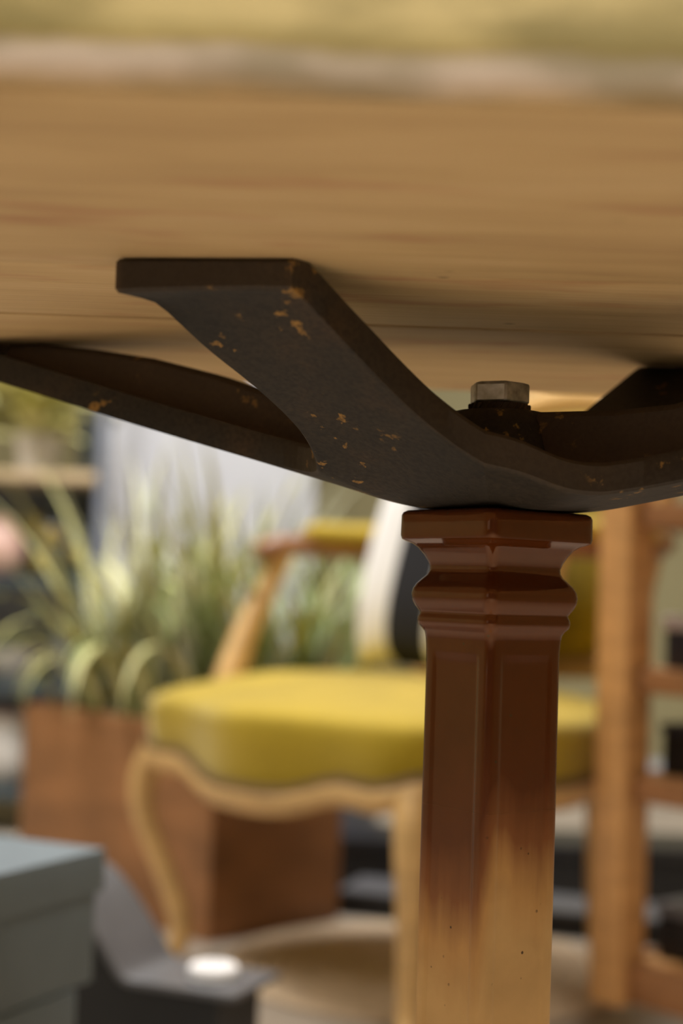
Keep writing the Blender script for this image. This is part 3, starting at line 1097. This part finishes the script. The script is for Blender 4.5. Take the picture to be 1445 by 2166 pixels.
def leafy(x, label, n, wts, y=0.0, h=0.09, m='bone'):
    t = thing('potted_plant', label, 'plant', (SH.x + x, SH.y + y, 0.898), 0, 'leafy plants on the top shelf')
    lathe('pot', [(0.04, 0), (0.046, 0.004), (0.058, h), (0.062, h + 0.006), (0.054, h + 0.006), (0.05, h - 0.012), (0.01, h - 0.012)], m, t, 28)
    for i in range(n):
        o = bpy.data.objects.new('leaf', rng.choices(leaves, wts)[0])
        C.objects.link(o)
        o.parent = t
        az, el = rng.uniform(0, 2 * PI), rng.uniform(0.1, 1.35)
        k = rng.uniform(0.0, 0.11)
        o.location = (0.03 * math.cos(az) + 0.4 * k * math.sin(el) * math.cos(az), 0.03 * math.sin(az) + 0.4 * k * math.sin(el) * math.sin(az), h - 0.01 + k)
        o.rotation_euler = (rng.uniform(-0.2, 0.2), el, az)
        s = rng.uniform(0.7, 1.1)
        o.scale = (s, s, s)


leafy(0.00, 'leafy lime plant in an ochre pot on the top shelf', 58, (4, 3, 3, 2), m='ochre')
leafy(0.20, 'lime and olive leafy plant in a bone pot on the top shelf', 58, (4, 4, 2, 3), -0.03, m='bone')
leafy(-0.22, 'lime plant in a terracotta pot at the left of the top shelf', 50, (4, 4, 1, 3), m='terracotta')
pot('bottle', 'slim dark bottle at the right end of the top shelf', 'bottle', 0.335, 0.885, vase(0.024, 0.17, 0.45), 'teal', -0.08)

# ------------------------------------------------------------------ stacked grey-green boxes, lower left
rzb = math.atan2(0.50, -0.87)


def lidded_box(label, corner, z0, z1, w, d, lid, inset):
    ea, eb = Vector((-0.43, -0.90)), Vector((-0.90, 0.43))
    c = Vector(corner) + ea * w / 2 + eb * d / 2
    ang = math.atan2(ea.y, ea.x)
    t = thing('gift_box', label, 'box', (c.x, c.y, z0), ang, 'grey-green lidded boxes')
    box('body', (0, 0, (z1 - z0 - 0.004) / 2), (w - 2 * inset, d - 2 * inset, z1 - z0 - 0.004), 'box_grey', t, bev=0.002)
    box('lid', (0, 0, z1 - z0 - lid / 2), (w, d, lid), 'box_grey', t, bev=0.003)
    return t


lidded_box('smaller grey-green lidded box at the bottom of the stack, lower left', (-0.240, 1.500), 0.0, 0.2335, 0.27, 0.27, 0.05, 0.004)
lidded_box('large grey-green lidded box on top of the stack, lower left', (-0.222, 1.530), 0.234, 0.3635, 0.33, 0.33, 0.042, 0.006)

# ------------------------------------------------------------------ charcoal stand with white candle
P0 = Vector((-0.232, 1.797))
P1 = Vector((-0.123, 1.750))
ax_ = (P1 - P0).normalized()
ay_ = Vector((-ax_.y, ax_.x))
ang = math.atan2(ax_.y, ax_.x)
stand = thing('display_stand', 'low charcoal display stand with curved back, beside the grey-green boxes', 'stand', (P0.x, P0.y, 0), ang)
SW, SD, SZ = 0.141, 0.122, 0.168
path = [(-0.118, SZ + 0.112), (-0.100, SZ + 0.104), (-0.080, SZ + 0.090), (-0.058, SZ + 0.068), (-0.036, SZ + 0.042), (-0.018, SZ + 0.019), (-0.006, SZ + 0.005), (0.006, SZ), (0.03, SZ), (SW, SZ)]
pp = catmull([Vector((p[0], p[1])) for p in path], 5)
nrm = []
for i in range(len(pp)):
    tt = (pp[min(i + 1, len(pp) - 1)] - pp[max(i - 1, 0)]).normalized()
    nrm.append(Vector((-tt.y, tt.x)))
T = 0.007
ring = [(p.x, p.y) for p in pp] + [((p - q * T).x, (p - q * T).y) for p, q in zip(pp[::-1], nrm[::-1])]
v, f = loops_geo([[(x, y, z) for x, z in ring] for y in (0, SD)])
link_mesh('curved_seat', v, f, 'charcoal', stand, 0.7)
bp_ = [(-0.155, 0), (0.075, 0), (0.118, 0.10), (0.118, SZ - T - 0.0005), (0.004, SZ - T - 0.0005), (-0.014, SZ - T + 0.001), (-0.030, SZ + 0.014), (-0.05, SZ + 0.038),
       (-0.075, SZ + 0.068), (-0.10, SZ + 0.089), (-0.118, SZ + 0.099), (-0.155, SZ + 0.099)]
v, f = loops_geo([[(x, y, z) for x, z in bp_] for y in (0.006, 0.112)])
link_mesh('base', v, f, 'black', stand, 0.4)
cp = P0 + ax_ * 0.082 + ay_ * 0.062
candle = thing('candle', 'short round white candle on the charcoal display stand', 'candle', (cp.x, cp.y, SZ + 0.0003), 0)
lathe('wax', [(0.027, 0), (0.0295, 0.002), (0.0295, 0.011), (0.027, 0.0145), (0.018, 0.0150), (0.004, 0.0140)], 'wax', candle, 40)
tube('wick', [(0, 0, 0.013, 0.0008), (0, 0, 0.017, 0.0008), (0.001, 0, 0.021, 0.0006)], 'black', candle, 6, 2)

# ------------------------------------------------------------------ black two-step platform behind the armchair
step = thing('step_platform', 'low black platform with a grey tread on the floor behind the armchair', 'platform', (0.028, 2.990, 0), math.radians(-18))
box('plinth', (0.367, 0.085, 0.0215), (0.758, 0.17, 0.043), 'black', step, bev=0.003)
box('tread', (0.367, 0.08, 0.0462), (0.758, 0.16, 0.006), 'grey_strip', step, bev=0.0015)
crate = thing('storage_crate', 'flat black lidded crate on the floor behind the low black platform', 'crate', (0.42, 3.33, 0), 0)
box('body', (0, 0, 0.045), (0.96, 0.22, 0.09), 'black', crate, bev=0.003)
box('lid', (0, 0, 0.101), (0.97, 0.23, 0.022), 'black_satin', crate, bev=0.003)

# ------------------------------------------------------------------ wooden trolley on castors, right
TA = math.radians(40)
TX, TY = Vector((math.cos(TA), math.sin(TA))), Vector((math.sin(TA), -math.cos(TA)))   # short side, long side (towards the camera)
TC = Vector((0.409, 2.185))                            # the post beside the armchair
rack = thing('wooden_trolley', 'orange pine trolley of posts and shelves on black castors, right edge', 'trolley', (TC.x, TC.y, 0), TA)
PW, RH, SHORTW, LONGW = 0.056, 1.10, 0.46, 0.46
for x in (0, SHORTW):
    for y in (0, -LONGW):
        p = box('post', (x, y, 0.062 + RH / 2), (PW, PW, RH), 'rack', rack, bev=0.005)
        lathe('castor', [(0.006, -0.012), (0.024, -0.012), (0.029, -0.008), (0.029, 0.008), (0.024, 0.012), (0.006, 0.012)], 'rubber', p, 28).matrix_local = \
            Matrix.Translation((-0.012, 0.0, -RH / 2 - 0.0325)) @ Matrix.Rotation(PI / 2, 4, 'X')
for z, h in ((0.095, 0.055), (0.362, 0.034), (0.513, 0.034), (0.745, 0.034)):
    for y in (0, -LONGW):
        box('rail', (SHORTW / 2, y, z), (SHORTW - PW - 0.0005, 0.024, h), 'rack_dark', rack, bev=0.003)
    for x in (0, SHORTW):
        box('rail', (x, -LONGW / 2, z), (0.024, LONGW - PW - 0.0005, h), 'rack_dark', rack, bev=0.003)
    for k in range(5):
        box('shelf_slat', (SHORTW / 2, -0.046 - k * 0.092, z + h / 2 - 0.008), (SHORTW - 0.026, 0.066 if k in (0, 4) else 0.082, 0.014), 'rack', rack, bev=0.002)
MR = Matrix.Translation((TC.x, TC.y, 0)) @ Matrix.Rotation(TA, 4, 'Z')


def rack_item(name, label, cat, x, y, z):
    return thing(name, label, cat, MR @ Vector((x, y, z)), TA)


t = rack_item('storage_box', 'dark navy box with pale lid on a middle shelf of the pine trolley', 'box', 0.205, -0.097, 0.5295)
box('body', (0, 0, 0.028), (0.30, 0.14, 0.056), 'navy', t)
box('lid', (0, 0, 0.066), (0.306, 0.146, 0.020), 'lilac', t)
t = rack_item('storage_box', 'black box on the pine trolley shelf below the navy box', 'box', 0.205, -0.097, 0.3785)
box('body', (0, 0, 0.030), (0.30, 0.14, 0.06), 'black', t)
box('lid', (0, 0, 0.067), (0.306, 0.146, 0.014), 'navy', t)
t = rack_item('storage_box', 'black box with grey lid on the lowest shelf of the pine trolley', 'box', 0.205, -0.097, 0.1225)
box('body', (0, 0, 0.030), (0.30, 0.14, 0.06), 'black', t)
box('lid', (0, 0, 0.069), (0.306, 0.146, 0.018), 'grey_strip', t)
